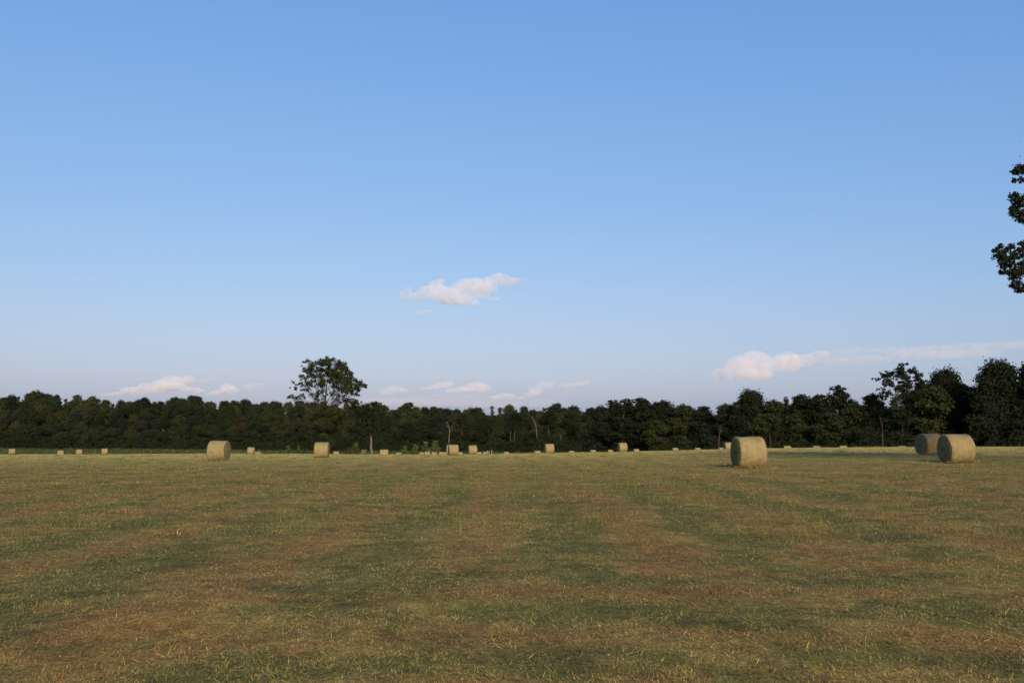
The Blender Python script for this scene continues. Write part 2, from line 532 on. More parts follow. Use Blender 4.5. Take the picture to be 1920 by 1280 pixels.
def join(parts):
    V = []; Q = []; T_ = []; C_ = []; n_ = 0
    for v, q, t, c in parts:
        V.append(v); Q.append(q + n_); T_.append(t + n_); C_.append(c); n_ += len(v)
    return np.concatenate(V), np.concatenate(Q), np.concatenate(T_), np.concatenate(C_)


v1, q1, t1, c1 = join([turf(1300000, 2.6, 42, 1.5, .52, .22), turf(430000, 40, 232, 1.75, .85, .22), tufts(9000, 13, 170, 1.35)])
me = mesh_np('grass', v1, [q1, t1], 4, [M_BLADE], {'Col': c1})
tag(link('grass', me), 'short green and tan stubble left on the mown field', 'grass', None, 'stuff')

# loose straw lying on the stubble, thicker along the old windrows
NS = 110000
x, y, d = scatter(NS, 2.6, 70, 1.62)
g, r, p = fields(x, y)
clump = sstep(.50, .72, fbm(x / .9, y / .9, 97, 3))
keep = rng.random(NS) < (.10 + .30 * p + .40 * clump) * (1 - .45 * g)
x, y, d = x[keep], y[keep], d[keep]
sc = np.maximum(1, d / 9) ** .62
cl = pick(np.stack([np.full(len(x), .5), np.full(len(x), .15), np.full(len(x), .35)], 1), [C_STRAW * .9, C_RED * 1.1, C_GREY * 1.0]) * rng.uniform(.7, 1.25, (len(x), 1))
v2, q2, t2, c2 = blades(x, y, rng.gamma(3, .030, len(x)) * sc ** .5, rng.uniform(.0025, .0045, len(x)) * sc,
                        rng.normal(1.5, .10, len(x)), cl, lift=rng.uniform(.02, .07, len(x)), curl=.12)
NT = 640000
x, y, d = scatter(NT, 2.6, 45, 1.5)
g, r, w = blade_weights(x, y)
w[:, 2] *= .5; w[:, 5] += .25
cl = pick(w, [C_STRAW, C_RED * .9, C_GREEN, C_LIME, C_GREY, C_DARK * 1.3]) * rng.uniform(.40, 1.10, (NT, 1)) * (.45 + 1.25 * fbm(x / .22, y / .2, 93, 2))[:, None]
sc = np.maximum(1, d / 9) ** .55
th = blades(x, y, rng.gamma(4, .013, NT) * sc ** .6, rng.uniform(.003, .006, NT) * sc, rng.normal(1.42, .14, NT), cl, lift=rng.uniform(0, .025, NT), curl=.15)
v2, q2, t2, c2 = join([(v2, q2, t2, c2), th])
# hay dropped round the feet of the nearest rolls
for px_, D_ in ((1402, 40), (1791, 44.5), (1742, 57), (412, 63)):
    n_ = 420
    bx_ = xat(px_, D_) + rng.normal(0, .62, n_); by_ = D_ - .55 + rng.normal(0, .35, n_)
    cl = np.tile(C_GREY, (n_, 1)) * rng.uniform(.4, 1.0, (n_, 1))
    th = blades(bx_, by_, rng.uniform(.08, .28, n_), rng.uniform(.012, .03, n_), rng.normal(1.15, .3, n_), cl, lift=rng.uniform(0, .07, n_))
    v2, q2, t2, c2 = join([(v2, q2, t2, c2), th])
# a few long pale stalks, and loose hay left round the feet of the rolls
me = mesh_np('loose_straw', v2, [q2, t2], 4, [M_STRAW], {'Col': c2})
tag(link('loose_straw', me), 'loose dry straw scattered over the stubble', 'straw', None, 'stuff')

# ------------------------------------------------------------------ trees
def leaves_from_blobs(rng, blobs, leaf, cover=1.2, clump=.42, flat=.8):
    """blobs: (x,y,z,r,density); returns quads of leaf sprays gathered in small clumps on each blob"""
    P = []; Nn = []; V = []
    for (bx, by, bz, br, dens) in blobs:
        area = 4 * math.pi * br * br
        n = max(12, int(area / (leaf * leaf * .55) * cover * dens))
        m = max(4, int(n / 14))
        dirs = rng.normal(size=(m, 3)); dirs /= np.linalg.norm(dirs, axis=1)[:, None]
        cen = dirs * (br * rng.uniform(.45, 1.0, (m, 1)) ** .6)
        cen[:, 2] *= flat
        idx = rng.integers(0, m, n)
        pos = cen[idx] + rng.normal(size=(n, 3)) * br * clump * np.array([.42, .42, .32])
        nor = pos / (np.linalg.norm(pos, axis=1)[:, None] + 1e-6) * .55 + rng.normal(size=(n, 3)) * .6 + np.array([0, 0, .35])
        nor /= np.linalg.norm(nor, axis=1)[:, None]
        P.append(pos + np.array([bx, by, bz])); Nn.append(nor)
        V.append(np.clip(rng.normal(.45, .16, n) + rng.normal(0, .14, m)[idx], 0, 1))
    P = np.concatenate(P); Nn = np.concatenate(Nn); V = np.concatenate(V); n = len(P)
    ref = rng.normal(size=(n, 3)); a = np.cross(Nn, ref); a /= np.linalg.norm(a, axis=1)[:, None] + 1e-9
    b = np.cross(Nn, a)
    s = (leaf * rng.uniform(.55, 1.25, n))[:, None]
    bend = Nn * s * .18
    v = np.stack([P - a * s * .62 - bend, P - b * s * .36 + bend * .3, P + a * s * .62 - bend, P + b * s * .36 + bend * .3], 1).reshape(-1, 3)
    return v, np.arange(4 * n).reshape(-1, 4), np.repeat(V, 4)


def crown_blobs(rng, H, base, rad, n=14, dens=1.0, shape='round'):
    """sub-crowns that fill an uneven envelope from height `base` to H with half-width rad"""
    out = []
    hh = H - base
    for k in range(n):
        t = (k + rng.uniform(.1, .9)) / n
        if shape == 'round':
            env = math.sqrt(max(.22, 1 - (1.75 * t - .75) ** 2))
        elif shape == 'cone':
            env = (1 - t) * .95 + .12
        else:                                          # spreading, broad at the top
            env = .45 + .62 * math.sin(math.pi * min(1, t * .85 + .1))
        br = rad * rng.uniform(.32, .52) * (1 if shape != 'cone' else .62 + .6 * (1 - t))
        a = rng.uniform(0, 2 * math.pi) + k * 2.4
        ro = max(0, rad * env - br) * rng.uniform(.55, 1.05)
        out.append((math.cos(a) * ro, math.sin(a) * ro, base + br * .5 + t * (hh - br * 1.3), br, dens))
    out.append((0, 0, H - rad * .34, rad * .34, dens))
    return out


def limbs(rng, tb, H, r0, targets, lean=(0, 0), fork=.35, sub=True, tl=None, thick=.42):
    tl = tl or tb
    """a tapered trunk with wobble and one curved limb to every target"""
    k = 9
    hs = np.linspace(0, 1, k)
    wob = np.cumsum(rng.normal(0, .012 * H, (k, 2)), 0); wob[0] = 0
    trunk = np.stack([lean[0] * hs + wob[:, 0], lean[1] * hs + wob[:, 1], hs * H], 1)
    rad = r0 * (1 - .88 * hs) * np.where(hs < .05, 1.25, 1)
    tb.add(trunk, rad, 9)
    for (tx, ty, tz, br) in targets:
        h = np.clip((tz / H - .18 - .28 * math.hypot(tx, ty) / H) * rng.uniform(.85, 1.0), fork * .6, .92)
        p0 = np.array([np.interp(h, hs, trunk[:, c]) for c in range(3)])
        rb = np.interp(h, hs, rad) * thick
        p1 = np.array([tx, ty, tz])
        mid = p0 * .5 + p1 * .5 + np.array([0, 0, -.06 * np.linalg.norm(p1 - p0)]) + rng.normal(0, .05, 3) * np.linalg.norm(p1 - p0)
        ts = np.linspace(0, 1, 6)[:, None]
        c = (1 - ts) ** 2 * p0 + 2 * (1 - ts) * ts * mid + ts ** 2 * p1
        tl.add(c, np.linspace(rb, rb * .15 + .006, 6), 6)
        if sub:
            for q in range(3):
                s = rng.uniform(.45, .95); o = (1 - s) ** 2 * p0 + 2 * (1 - s) * s * mid + s * s * p1
                e = p1 + rng.normal(0, .55, 3) * br
                tl.add(np.stack([o, (o + e) / 2 + rng.normal(0, .08, 3) * br, e]), [rb * .28, rb * .18, .012], 4)


def make_tree_meshes(seed, H, base, rad, leaf, n=14, dens=1.0, shape='round', cover=1.2, leafmat=None, barkmat=None, r0=None, lean=(0, 0)):
    rg = np.random.default_rng(seed)
    bl = crown_blobs(rg, H, base, rad, n, dens, shape)
    v, f, var = leaves_from_blobs(rg, bl, leaf, cover)
    crown = mesh_np('crown', v, f, 4, [leafmat or M_LEAF], {'var': var})
    tb = Tubes()
    limbs(rg, tb, H * .9, r0 or H * .017, [(b[0], b[1], b[2], b[3]) for b in bl], lean)
    trunk = tb.mesh('trunk', barkmat or M_BARK)
    return crown, trunk


def place_tree(name, meshes, px, D, top_py, Hproto, label, cat='tree', group=None, rz=0.0, wide=1.0, sink=.1, mat=None):
    xx = xat(px, D); z0 = gz(xx, D) - sink
    s = (zat(top_py, D) - z0) / Hproto
    root = empty(name, (xx, D, z0), rz); root.scale = (s * wide, s * wide, s)
    c = link('crown', meshes[0], root)
    if mat:
        c.material_slots[0].link = 'OBJECT'; c.material_slots[0].material = mat
    link('trunk', meshes[1], root)
    return tag(root, label, cat, group)


PROTO = {
    'dense': (make_tree_meshes(101, 15, 1.2, 4.2, .40, 17, 1.0, 'round', 1.35), 15),
    'dense2': (make_tree_meshes(102, 15, 1.5, 3.8, .40, 15, 1.0, 'spread', 1.3), 15),
    'lumpy': (make_tree_meshes(103, 16, 2.0, 3.4, .40, 13, .95, 'spread', 1.15), 16),
    'tall': (make_tree_meshes(104, 18, 2.5, 3.9, .40, 18, .95, 'round', 1.15), 18),
    'pointed': (make_tree_meshes(105, 15, 1.5, 2.7, .38, 14, 1.0, 'cone', 1.3), 15),
    'low': (make_tree_meshes(106, 10, .3, 3.8, .40, 13, 1.0, 'round', 1.35), 10),
    'broad': (make_tree_meshes(107, 17, 1.0, 6.0, .42, 24, 1.0, 'round', 1.3), 17),
}


def T(kind, px, D, top, label, rz=0.0, wide=1.0, mat=None, name='leafy_tree'):
    m, h = PROTO[kind]
    wide = wide * 1.4
    return place_tree(name, m, px, D, top, h, label, 'tree', 'trees along the wooded edge', rz, wide, mat=mat)


# trees of the right-hand wood edge
T('lumpy', 1150, 232, 748, 'dark lumpy tree where the far wood steps up to the nearer trees', .3, 1.1)
T('lumpy', 1172, 228, 745, 'dark tree with a ragged two-pronged top above the fourth big mid-field bale', 2.1, 1.0)
T('dense2', 1203, 226, 744, 'dark bushy tree just right of the two-pronged ragged one', 1.0, 1.0)
T('dense', 1243, 224, 751, 'round-topped dark tree sloping down towards the lowest part of the wood', 4.0, 1.1)
T('dense', 1283, 216, 758, 'low olive-green tree at the lowest dip of the right skyline', .8, 1.0, M_LEAF_L)
T('dense2', 1322, 214, 760, 'low dark tree in the dip left of the big dome-shaped tree', 2.8, 1.0)
T('dense', 1362, 208, 757, 'medium green tree touching the left foot of the dome-shaped tree', 5.1, 1.0, M_LEAF_L)
T('broad', 1410, 202, 729, 'big dome-shaped dark tree standing above its neighbours behind the single near bale', .4, .72)
T('dense', 1452, 198, 750, 'rounded olive tree on the right flank of the dome-shaped tree', 1.7, 1.0, M_LEAF_L)
T('pointed', 1476, 204, 742, 'small pointed tree spike right of the dome-shaped tree', .5, .5)
T('dense', 1506, 196, 740, 'low rounded dark tree left of the flat-topped tree', 2.5, 1.0)
T('dense2', 1540, 192, 738, 'dark tree leaning against the left side of the flat-topped tree', 3.5, .9)
T('lumpy', 1570, 190, 720, 'flat-topped dark tree with a loose tuft on its right', 1.2, 1.0)
T('low', 1604, 184, 752, 'yellow-green low tree in the gap right of the flat-topped tree', .2, .9, M_LEAF_L)
T('dense', 1640, 184, 738, 'dark tree under the left arm of the tall open-crowned tree', 4.4, .9)
T('tall', 1735, 186, 716, 'dark tree filling the gap between the two tall skyline crowns', 2.2, .85)
T('broad', 1778, 180, 689, 'broad tall dark tree with a scalloped top left of the highest trees', 2.9, .62)
T('low', 1758, 166, 722, 'lighter olive tree in front of the broad scalloped one', 1.1, .8, M_LEAF_L)
T('dense', 1822, 172, 726, 'dark tree filling the notch left of the highest trees', 5.5, 1.0)
T('broad', 1880, 166, 673, 'highest dense dark tree of the wood, near the frame edge behind the bale pair', .9, .70)
T('broad', 1958, 162, 666, 'dense dark tree cut off by the right frame edge of the wood', 3.9, .72)
T('dense2', 1850, 158, 742, 'low dark tree at the foot of the highest trees', 2.0, 1.0)
T('low', 1690, 168, 762, 'low dark bushy tree at the foot of the tall open-crowned tree', .6, 1.0)
T('low', 1560, 178, 772, 'low olive bushy tree below the flat-topped tree', 2.6, 1.0, M_LEAF_L)
T('low', 1488, 186, 774, 'low olive bushy tree below the small pointed spike', 4.6, 1.0, M_LEAF_L)
T('low', 1425, 188, 782, 'low olive bushy tree below the dome-shaped tree', 1.4, .9, M_LEAF_L)
T('low', 1235, 214, 786, 'low yellow-green bushy tree at the wood edge beside a pale one', 3.0, .9, M_LEAF_L)
T('low', 1925, 150, 762, 'low dark bushy tree at the right frame edge', 3.4, 1.1)
# edge of the middle wood
T('dense', 764, 285, 790, 'dark rounded tree behind the shrub clump in the middle distance', .5, 1.0)
T('dense2', 812, 290, 783, 'dark tree just left of the pale dead trunk', 1.9, 1.0)
T('lumpy', 868, 292, 774, 'mid-green tree just right of the pale dead trunk', 3.0, 1.0)
T('dense', 905, 290, 782, 'dark rounded tree behind the third big mid-field bale', 4.4, 1.0)
T('low', 936, 278, 798, 'lighter low tree beside the twin pale stems', 2.4, .8, M_LEAF_L)
T('tall', 966, 292, 772, 'dark tree behind the twin pale stems', .1, 1.1)
T('dense2', 1030, 285, 768, 'dense dark tree right of the leaning pale birch-like trunk', 5.2, 1.0)
T('tall', 1068, 282, 772, 'tall narrow dark tree in the middle of the wood edge', 1.5, 1.0)
T('lumpy', 1104, 262, 768, 'dark tree left of the step in the skyline', 2.7, 1.0)
T('low', 1048, 272, 800, 'low yellowish tree under the tall narrow dark one', 3.7, .8, M_LEAF_L)

# tall open-crowned tree with a visible trunk
rg = np.random.default_rng(55)
D0 = 174.0; base_x = xat(1685, D0); base_z = gz(base_x, D0) - .1


def blob_px(lst, D, ox, oz, s=1.0, depth=.5, rg=rg, dens=1.0, split=0):
    out = []
    if split:
        l2 = []
        for q in lst:
            l2.append((q[0], q[1], q[2] * .80, max(.75, q[3]) if len(q) > 3 else 1.0))
            for _ in range(split):
                a = rg.uniform(0, 6.28); o = rg.uniform(.6, 1.2) * q[2]
                l2.append((q[0] + o * math.cos(a), q[1] + o * .9 * math.sin(a), q[2] * rg.uniform(.28, .52), (q[3] if len(q) > 3 else 1.0)))
        lst = l2
    hw = max(abs(q[0] - lst[0][0]) for q in lst) * D / F
    for q in lst:
        r = q[2] * D / F * s
        x_ = xat(q[0], D, q[1]) - ox
        out.append((x_, rg.uniform(-1, 1) * depth * math.sqrt(max(.1, hw * hw - min(x_, hw) ** 2 * .8)), zat(q[1], D) - oz, r, (q[3] if len(q) > 3 else 1.0) * dens))
    return out


def special_tree(name, blobs, leaf, x_, y_, z_, H, r0, lean, label, seed, leafmat=M_LEAF, bark=M_BARK, cover=1.2, group=None, clump=.42, fork=.35, thick=.42, step=1):
    rgs = np.random.default_rng(seed)
    root = empty(name, (x_, y_, z_))
    v, f, var = leaves_from_blobs(rgs, blobs, leaf, cover, clump)
    link('crown', mesh_np('crown', v, f, 4, [leafmat], {'var': var}), root)
    tb = Tubes(); tl = Tubes(6); limbs(rgs, tb, H, r0, [b[:4] for b in blobs[::step]], lean, fork, True, tl, thick)
    link('trunk', tb.mesh('trunk', bark), root); link('limbs', tl.mesh('limbs', M_BARK), root)
    return tag(root, label, 'tree', group)


bl = blob_px([(1690, 693, 11), (1703, 695, 9), (1680, 699, 8), (1713, 706, 9), (1697, 708, 10), (1668, 706, 7, .8), (1655, 704, 7, .8), (1648, 711, 5, .8),
              (1676, 716, 9), (1660, 720, 7, .7), (1706, 722, 11), (1690, 728, 10, .8), (1722, 716, 8), (1728, 730, 9), (1712, 738, 10), (1672, 735, 8, .7),
              (1658, 733, 6, .7), (1698, 745, 9, .8), (1668, 748, 8, .7), (1722, 748, 9), (1650, 745, 7, .7), (1735, 722, 7)], D0, base_x, base_z, 1.1, split=3)
special_tree('open_tree', bl, .36, base_x, D0, base_z, zat(700, D0) - base_z, .30, (xat(1692, D0) - base_x, 0),
             'tall open-crowned tree with a bare reddish trunk showing through the right wood', 5, M_LEAF, M_BARK_R, 1.7, 'trees along the wooded edge', .55, .6, .25, 4)

# lone tree in the middle of the field edge
D1 = 200.0; lx = xat(609, D1); lz = gz(lx, D1) - .1
Z = [(560, 175, 60), (500, 190, 50), (450, 215, 55), (372, 170, 32), (350, 215, 40), (640, 175, 55), (690, 205, 60), (745, 190, 32), (740, 260, 55), (320, 265, 38),
     (400, 285, 50), (470, 270, 50, .8), (560, 260, 65, .9), (640, 280, 65), (700, 320, 65), (790, 300, 48), (800, 350, 50), (290, 345, 34, .8), (380, 350, 45, .8),
     (460, 350, 55, .7), (540, 350, 55, .7), (620, 370, 60, .85), (720, 390, 60), (235, 410, 30, .8), (200, 425, 18, .8), (300, 420, 36, .7), (390, 420, 45, .6),
     (480, 430, 55, .7), (560, 440, 60, .6), (650, 440, 60, .6), (210, 480, 28, .8), (290, 480, 30, .6), (360, 490, 34, .5), (450, 500, 42, .5), (780, 420, 58), (850, 420, 58),
     (910, 385, 30), (945, 395, 32), (980, 440, 34), (930, 450, 50), (880, 490, 55), (820, 500, 55), (905, 545, 28), (740, 490, 45, .7),
     (150, 565, 26, .8), (135, 580, 18, .8), (205, 585, 30, .7), (265, 590, 28, .7), (330, 570, 32, .6), (190, 625, 20, .7), (400, 545, 34, .5), (470, 560, 38, .4), (410, 600, 30, .4),
     (620, 530, 45, .45), (690, 560, 42, .5), (640, 610, 42, .45), (740, 600, 34, .6), (760, 640, 28, .7), (830, 630, 42), (880, 640, 46), (920, 640, 28), (850, 690, 42), (790, 575, 24, .7),
     (500, 640, 36, .4), (580, 660, 36, .5), (560, 740, 75), (640, 790, 85), (490, 800, 85), (580, 880, 95), (500, 960, 85), (630, 980, 90), (560, 1080, 95), (460, 890, 60), (690, 890, 60), (430, 760, 50), (700, 760, 50)]
bl = blob_px([(520 + a / 6.095, 650 + b / 6.095, c / 6.095 * .92, *(rest or (1.0,))) for a, b, c, *rest in Z], D1, lx, lz, depth=.55, split=6)
special_tree('lone_tree', bl, .22, lx, D1, lz, zat(690, D1) - lz, .46, (.0, .3),
             'lone tall tree with a wide airy crown standing clear above the low wood', 8, M_LEAF_L, M_BARK, 1.35, None, .85, .72, .26, 7)

# smaller tree with a leaning pale trunk beside the far square-looking bale
D2 = 190.0; tx = xat(699, D2); tz = gz(tx, D2) - .4
bl = blob_px([(695, 762, 12), (678, 770, 11), (712, 772, 12), (665, 782, 9), (695, 782, 14), (722, 786, 11), (680, 793, 12), (708, 797, 13), (693, 806, 10), (718, 806, 9), (670, 800, 9)], D2, tx, tz)
special_tree('leaning_tree', bl, .38, tx, D2, tz, zat(775, D2) - tz, .36, (xat(692, D2) - tx - .4, 0),
             'small round tree with a pale leaning trunk beside the square-looking bale', 12, M_LEAF, M_BARK_P, 1.3, None, .55, .8, .2)

# near tree whose branch tips reach in at the right frame edge
D3 = 36.0; nx = xat(2225, D3); nz = gz(nx, D3) - .1
bl = blob_px([(1915, 316, 11, 1.3), (1906, 322, 7, 1.2), (1914, 338, 6, 1.2), (1904, 337, 5, 1.2), (1903, 370, 8, 1.3), (1915, 376, 13, 1.4), (1896, 367, 4, 1.1), (1910, 396, 12, 1.4), (1900, 390, 6, 1.2), (1918, 412, 9, 1.3),
              (1866, 470, 6, 1.2), (1876, 478, 11, 1.3), (1872, 463, 6, 1.1), (1888, 492, 12, 1.4), (1894, 465, 8, 1.2), (1908, 476, 11, 1.3), (1882, 508, 7, 1.2), (1902, 512, 12, 1.4), (1916, 500, 13, 1.4), (1904, 532, 9, 1.3), (1916, 540, 9, 1.3), (1918, 460, 8, 1.2)],
             D3, nx, nz, 1.15, depth=.12)
rgn = np.random.default_rng(77)
for k in range(54):
    th = rgn.uniform(0, 2 * math.pi); ph = rgn.uniform(-.8, 1.2)
    rr_ = rgn.uniform(.55, 1.0)
    bx, by, bz = 5.6 * math.cos(th) * math.cos(ph) * rr_, 5.6 * math.sin(th) * math.cos(ph) * rr_, 11.2 + 6.2 * math.sin(ph) * rr_
    pxx = CX + (nx + bx) / (D3 + by) * F * CP
    br_ = rgn.uniform(.8, 1.4)
    if pxx - 1.35 * br_ * F / (D3 + by) < 1924:
        continue
    bl.append((bx, by, bz, br_, .75))
special_tree('overhanging_tree', bl, .115, nx, D3, nz, 14.5, .40, (0, 0),
             'near dark tree reaching leafy branch tips into the frame from the right edge', 21, M_LEAF, M_BARK, 1.5, None, .62, .4, .16, 5)

# pale bare trunks standing in front of the wood
def snag(name, pts, D, r0, label, twigs, seed, mat=M_BARK_P, group=None):
    rgs = np.random.default_rng(seed)
    x0 = xat(pts[0][0], D); z0 = gz(x0, D) - .3
    tb = Tubes(6)
    P = [np.array([xat(p[0], D, p[1]) - x0, rgs.normal(0, .15), zat(p[1], D) - z0]) for p in pts]
    P[0][2] = min(P[0][2], 0)
    tb.add(P, np.linspace(r0, r0 * .35, len(P)), 7)
    root = tag(link(name, None), label, 'dead tree', group) if False else empty(name, (x0, D, z0))
    tag(root, label, 'bare tree', group)
    link('trunk', tb.mesh('trunk', mat), root)
    for tw in twigs:
        t2 = Tubes(5)
        Q = [np.array([xat(p[0], D, p[1]) - x0, (.5 * q if q else 0) * rgs.normal(), zat(p[1], D) - z0]) for q, p in enumerate(tw)]
        t2.add(Q, np.linspace(r0 * .55, r0 * .18, len(Q)), 5)
        link('branch', t2.mesh('branch', mat), root)
    return root


snag('bare_tree', [(1010, 840), (1008, 826), (1006, 812), (1005, 800), (1004, 788)], 262, .19, 'tall leaning pale bare trunk in front of the dark wood',
     [[(1005, 800), (1001, 790), (998, 780)], [(1004, 790), (1007, 780), (1010, 772)]], 31)
snag('bare_tree', [(841, 834), (842, 820), (843, 808), (841, 798), (838, 790)], 262, .20, 'broken pale dead trunk right above the paired mid-field bales',
     [[(843, 810), (846, 803), (849, 795)], [(839, 800), (836, 795), (837, 790)]], 32)
snag('bare_tree', [(964, 824), (964, 817), (965, 808)], 284, .11, 'short pale forked stem in the wood edge, taller of the pair',
     [[(964, 818), (966, 812), (967, 806)]], 33)
snag('bare_tree', [(958, 822), (957, 816), (958, 806)], 284, .10, 'short straight pale stem beside the forked stem', [], 34)
snag('bare_tree', [(1052, 822), (1051, 817), (1049, 812)], 268, .10, 'tiny V-shaped pale stem in the wood right of the fourth big bale',
     [[(1052, 820), (1053, 816), (1055, 812)]], 35)
snag('bare_tree', [(304, 812), (306, 806), (309, 801)], 322, .22, 'short white broken stem on the left wooded hillside',
     [[(306, 806), (303, 803)]], 36)
snag('bare_tree', [(1347, 832), (1348, 820), (1350, 808), (1352, 796)], 190, .09, 'thin grey trunk in the shade left of the single near bale', [], 37, M_BARK_R)
snag('bare_tree', [(1656, 832), (1655, 812), (1653, 792), (1650, 780)], 160, .06, 'thin grey trunk left of the tall open-crowned tree', [[(1654, 798), (1659, 790), (1663, 785)]], 38, M_BARK_R)
snag('bare_tree', [(1444, 832), (1444, 822), (1443, 812)], 176, .08, 'short grey trunk right behind the single near bale', [], 39, M_BARK_R)

# ------------------------------------------------------------------ shrubs at the far field edge
def shrub_meshes(seed, H, rad, leaf):
    rgs = np.random.default_rng(seed)
    bl = crown_blobs(rgs, H, 0, rad, 8, 1.0, 'round')
    v, f, var = leaves_from_blobs(rgs, bl, leaf, 1.2)
    crown = mesh_np('crown', v, f, 4, [M_LEAF_B], {'var': var})
    tb = Tubes(5)
    for b in bl:
        tb.add([(b[0] * .1, b[1] * .1, 0), (b[0] * .6, b[1] * .6, b[2] * .6), b[:3]], [.05, .035, .012])
    return crown, tb.mesh('stem', M_BARK)


SH = [shrub_meshes(k, 4, 2.0, .38) for k in (201, 202, 203)]


def shrub(k, px, D, top, label, wide=1.0, rz=0.0):
    x_ = xat(px, D); z0 = gz(x_, D) - .1
    s = (zat(top, D) - z0) / 4
    o = empty('shrub', (x_, D, z0), rz); o.scale = (s * wide, s * wide, s)
    link('crown', SH[k][0], o); link('stem', SH[k][1], o)
    tag(o, label, 'shrub', 'shrubs at the far field edge')


shrub(0, 541, 225, 834, 'light green shrub, left one of the pair near the medium left bale', .95, .4)
shrub(1, 560, 226, 833, 'light green pointed shrub, right one of the pair near the medium left bale', .62, 2.0)
shrub(2, 668, 222, 828, 'taller green shrub left of the leaning pale trunk', .75, 1.1)
shrub(0, 655, 226, 838, 'low green shrub at the left foot of the taller one by the leaning trunk', .8, 3.0)
shrub(1, 760, 228, 834, 'small light shrub at the left end of the middle shrub clump', .85, .8)
shrub(2, 778, 230, 832, 'light green shrub second from the left in the middle clump', .85, 2.8)
shrub(0, 798, 238, 826, 'broad green shrub in the middle of the shrub clump', .95, 4.1)
shrub(1, 818, 240, 824, 'broad dark green shrub at the right end of the shrub clump, behind tiny bales', .95, 5.0)

# ------------------------------------------------------------------ woods behind (one mass) and undergrowth
SKY = np.array([(-700, 735), (-300, 738), (0, 742), (75, 734), (120, 741), (180, 746), (230, 751), (300, 749), (355, 744), (400, 747), (460, 749), (540, 752),
                (620, 757), (700, 759), (760, 758), (830, 763), (880, 767), (940, 759), (965, 757), (1000, 767), (1020, 760), (1075, 758), (1100, 765), (1130, 759),
                (1160, 756), (1250, 760), (1340, 768), (1410, 752), (1500, 758), (1580, 745), (1640, 752), (1700, 728), (1780, 712), (1830, 722), (1900, 692), (2000, 690), (2700, 690)], float)
rw = np.random.default_rng(99)
base_crowns = []
for k in range(7):
    H = 13.0
    b = crown_blobs(rw, H, 1.0 if k < 5 else 2.0, (4.6, 4.2, 5.0, 4.0, 4.6, 3.0, 2.8)[k], 15, 1.0, ('round', 'spread', 'round', 'spread', 'round', 'cone', 'cone')[k])
    base_crowns.append(leaves_from_blobs(rw, b, .42, 1.05))
WV = []; WF = []; WA = []; WH = []; nv = 0
tbw = Tubes(5)
rows = []
for (D, lo, hi, frac, step) in ((312, -560, 1150, .30, 19), (330, -560, 1180, .46, 17), (352, -560, 1200, .62, 16), (380, -600, 1230, .78, 15), (415, -640, 1260, .90, 14), (455, -700, 1260, 1.0, 12),
                                (250, 1110, 2300, .72, 22), (270, 1110, 2400, .98, 20)):
    p = lo
    while p < hi:
        rows.append((p + rw.uniform(-5, 5), D + rw.uniform(-9, 9), frac)); p += step * rw.uniform(.7, 1.3)
for (p, D, frac) in rows:
    x_ = xat(p, D); z0 = float(terrain(np.array([x_]), np.array([D]))[0]) - .2
    ys = np.interp(p, SKY[:, 0], SKY[:, 1])
    yb = 838.0
    top = yb + (ys - yb) * frac + rw.normal(0, 2.8 if frac > .9 else 6.5)
    s = max(.45, (zat(top, D) - z0) / 13.0)
    k = rw.integers(0, 7) if frac > .8 else rw.integers(0, 5)
    v, f, var = base_crowns[k]
    if k > 4:
        s *= .90
    a = rw.uniform(0, 6.28); c_, s_ = math.cos(a), math.sin(a)
    sw = max(s, .8) * rw.uniform(.85, 1.2)
    vv = np.stack([(v[:, 0] * c_ - v[:, 1] * s_) * sw + x_, (v[:, 0] * s_ + v[:, 1] * c_) * sw + D, v[:, 2] * s + z0], 1)
    WV.append(vv); WF.append(f + nv); nv += len(v)
    WA.append(np.clip(var + rw.normal(0, .16), 0, 1)); WH.append(np.full(len(var), np.clip(rw.beta(1.6, 2.2), 0, 1) if rw.random() > .015 else 1.0))
woods = link('woods', mesh_np('woods', np.concatenate(WV), np.concatenate(WF), 4, [M_LEAF_W], {'var': np.concatenate(WA), 'hue': np.concatenate(WH)}))
tag(woods, 'dark mixed woodland covering the low hillside behind the field', 'woodland', None, 'stuff')

# undergrowth: brush and tall weeds along the foot of the wood
UB = []
for p in np.arange(-560, 2250, 7.0):
    D = float(np.interp(p, [-560, 0, 640, 900, 1130, 1300, 1450, 1600, 1750, 1950, 2250], [304, 296, 268, 254, 232, 206, 182, 168, 158, 146, 138])) + rw.uniform(-3, 5)
    x_ = xat(p, D); z0 = gz(x_, D)
    h = rw.uniform(.7, 1.6) * (1.6 if rw.random() < .15 else 1)
    UB.append((x_, D, z0 + h * .35, h, 1.0))
    UB.append((x_ + rw.uniform(-1, 1), D + 7, z0 + h * 1.2, h * 1.25, .9))
v, f, var = leaves_from_blobs(rw, UB, .42, .9)
tag(link('undergrowth', mesh_np('undergrowth', v, f, 4, [M_LEAF], {'var': var * .8})), 'dark brush and weeds along the foot of the wood', 'undergrowth', None, 'stuff')

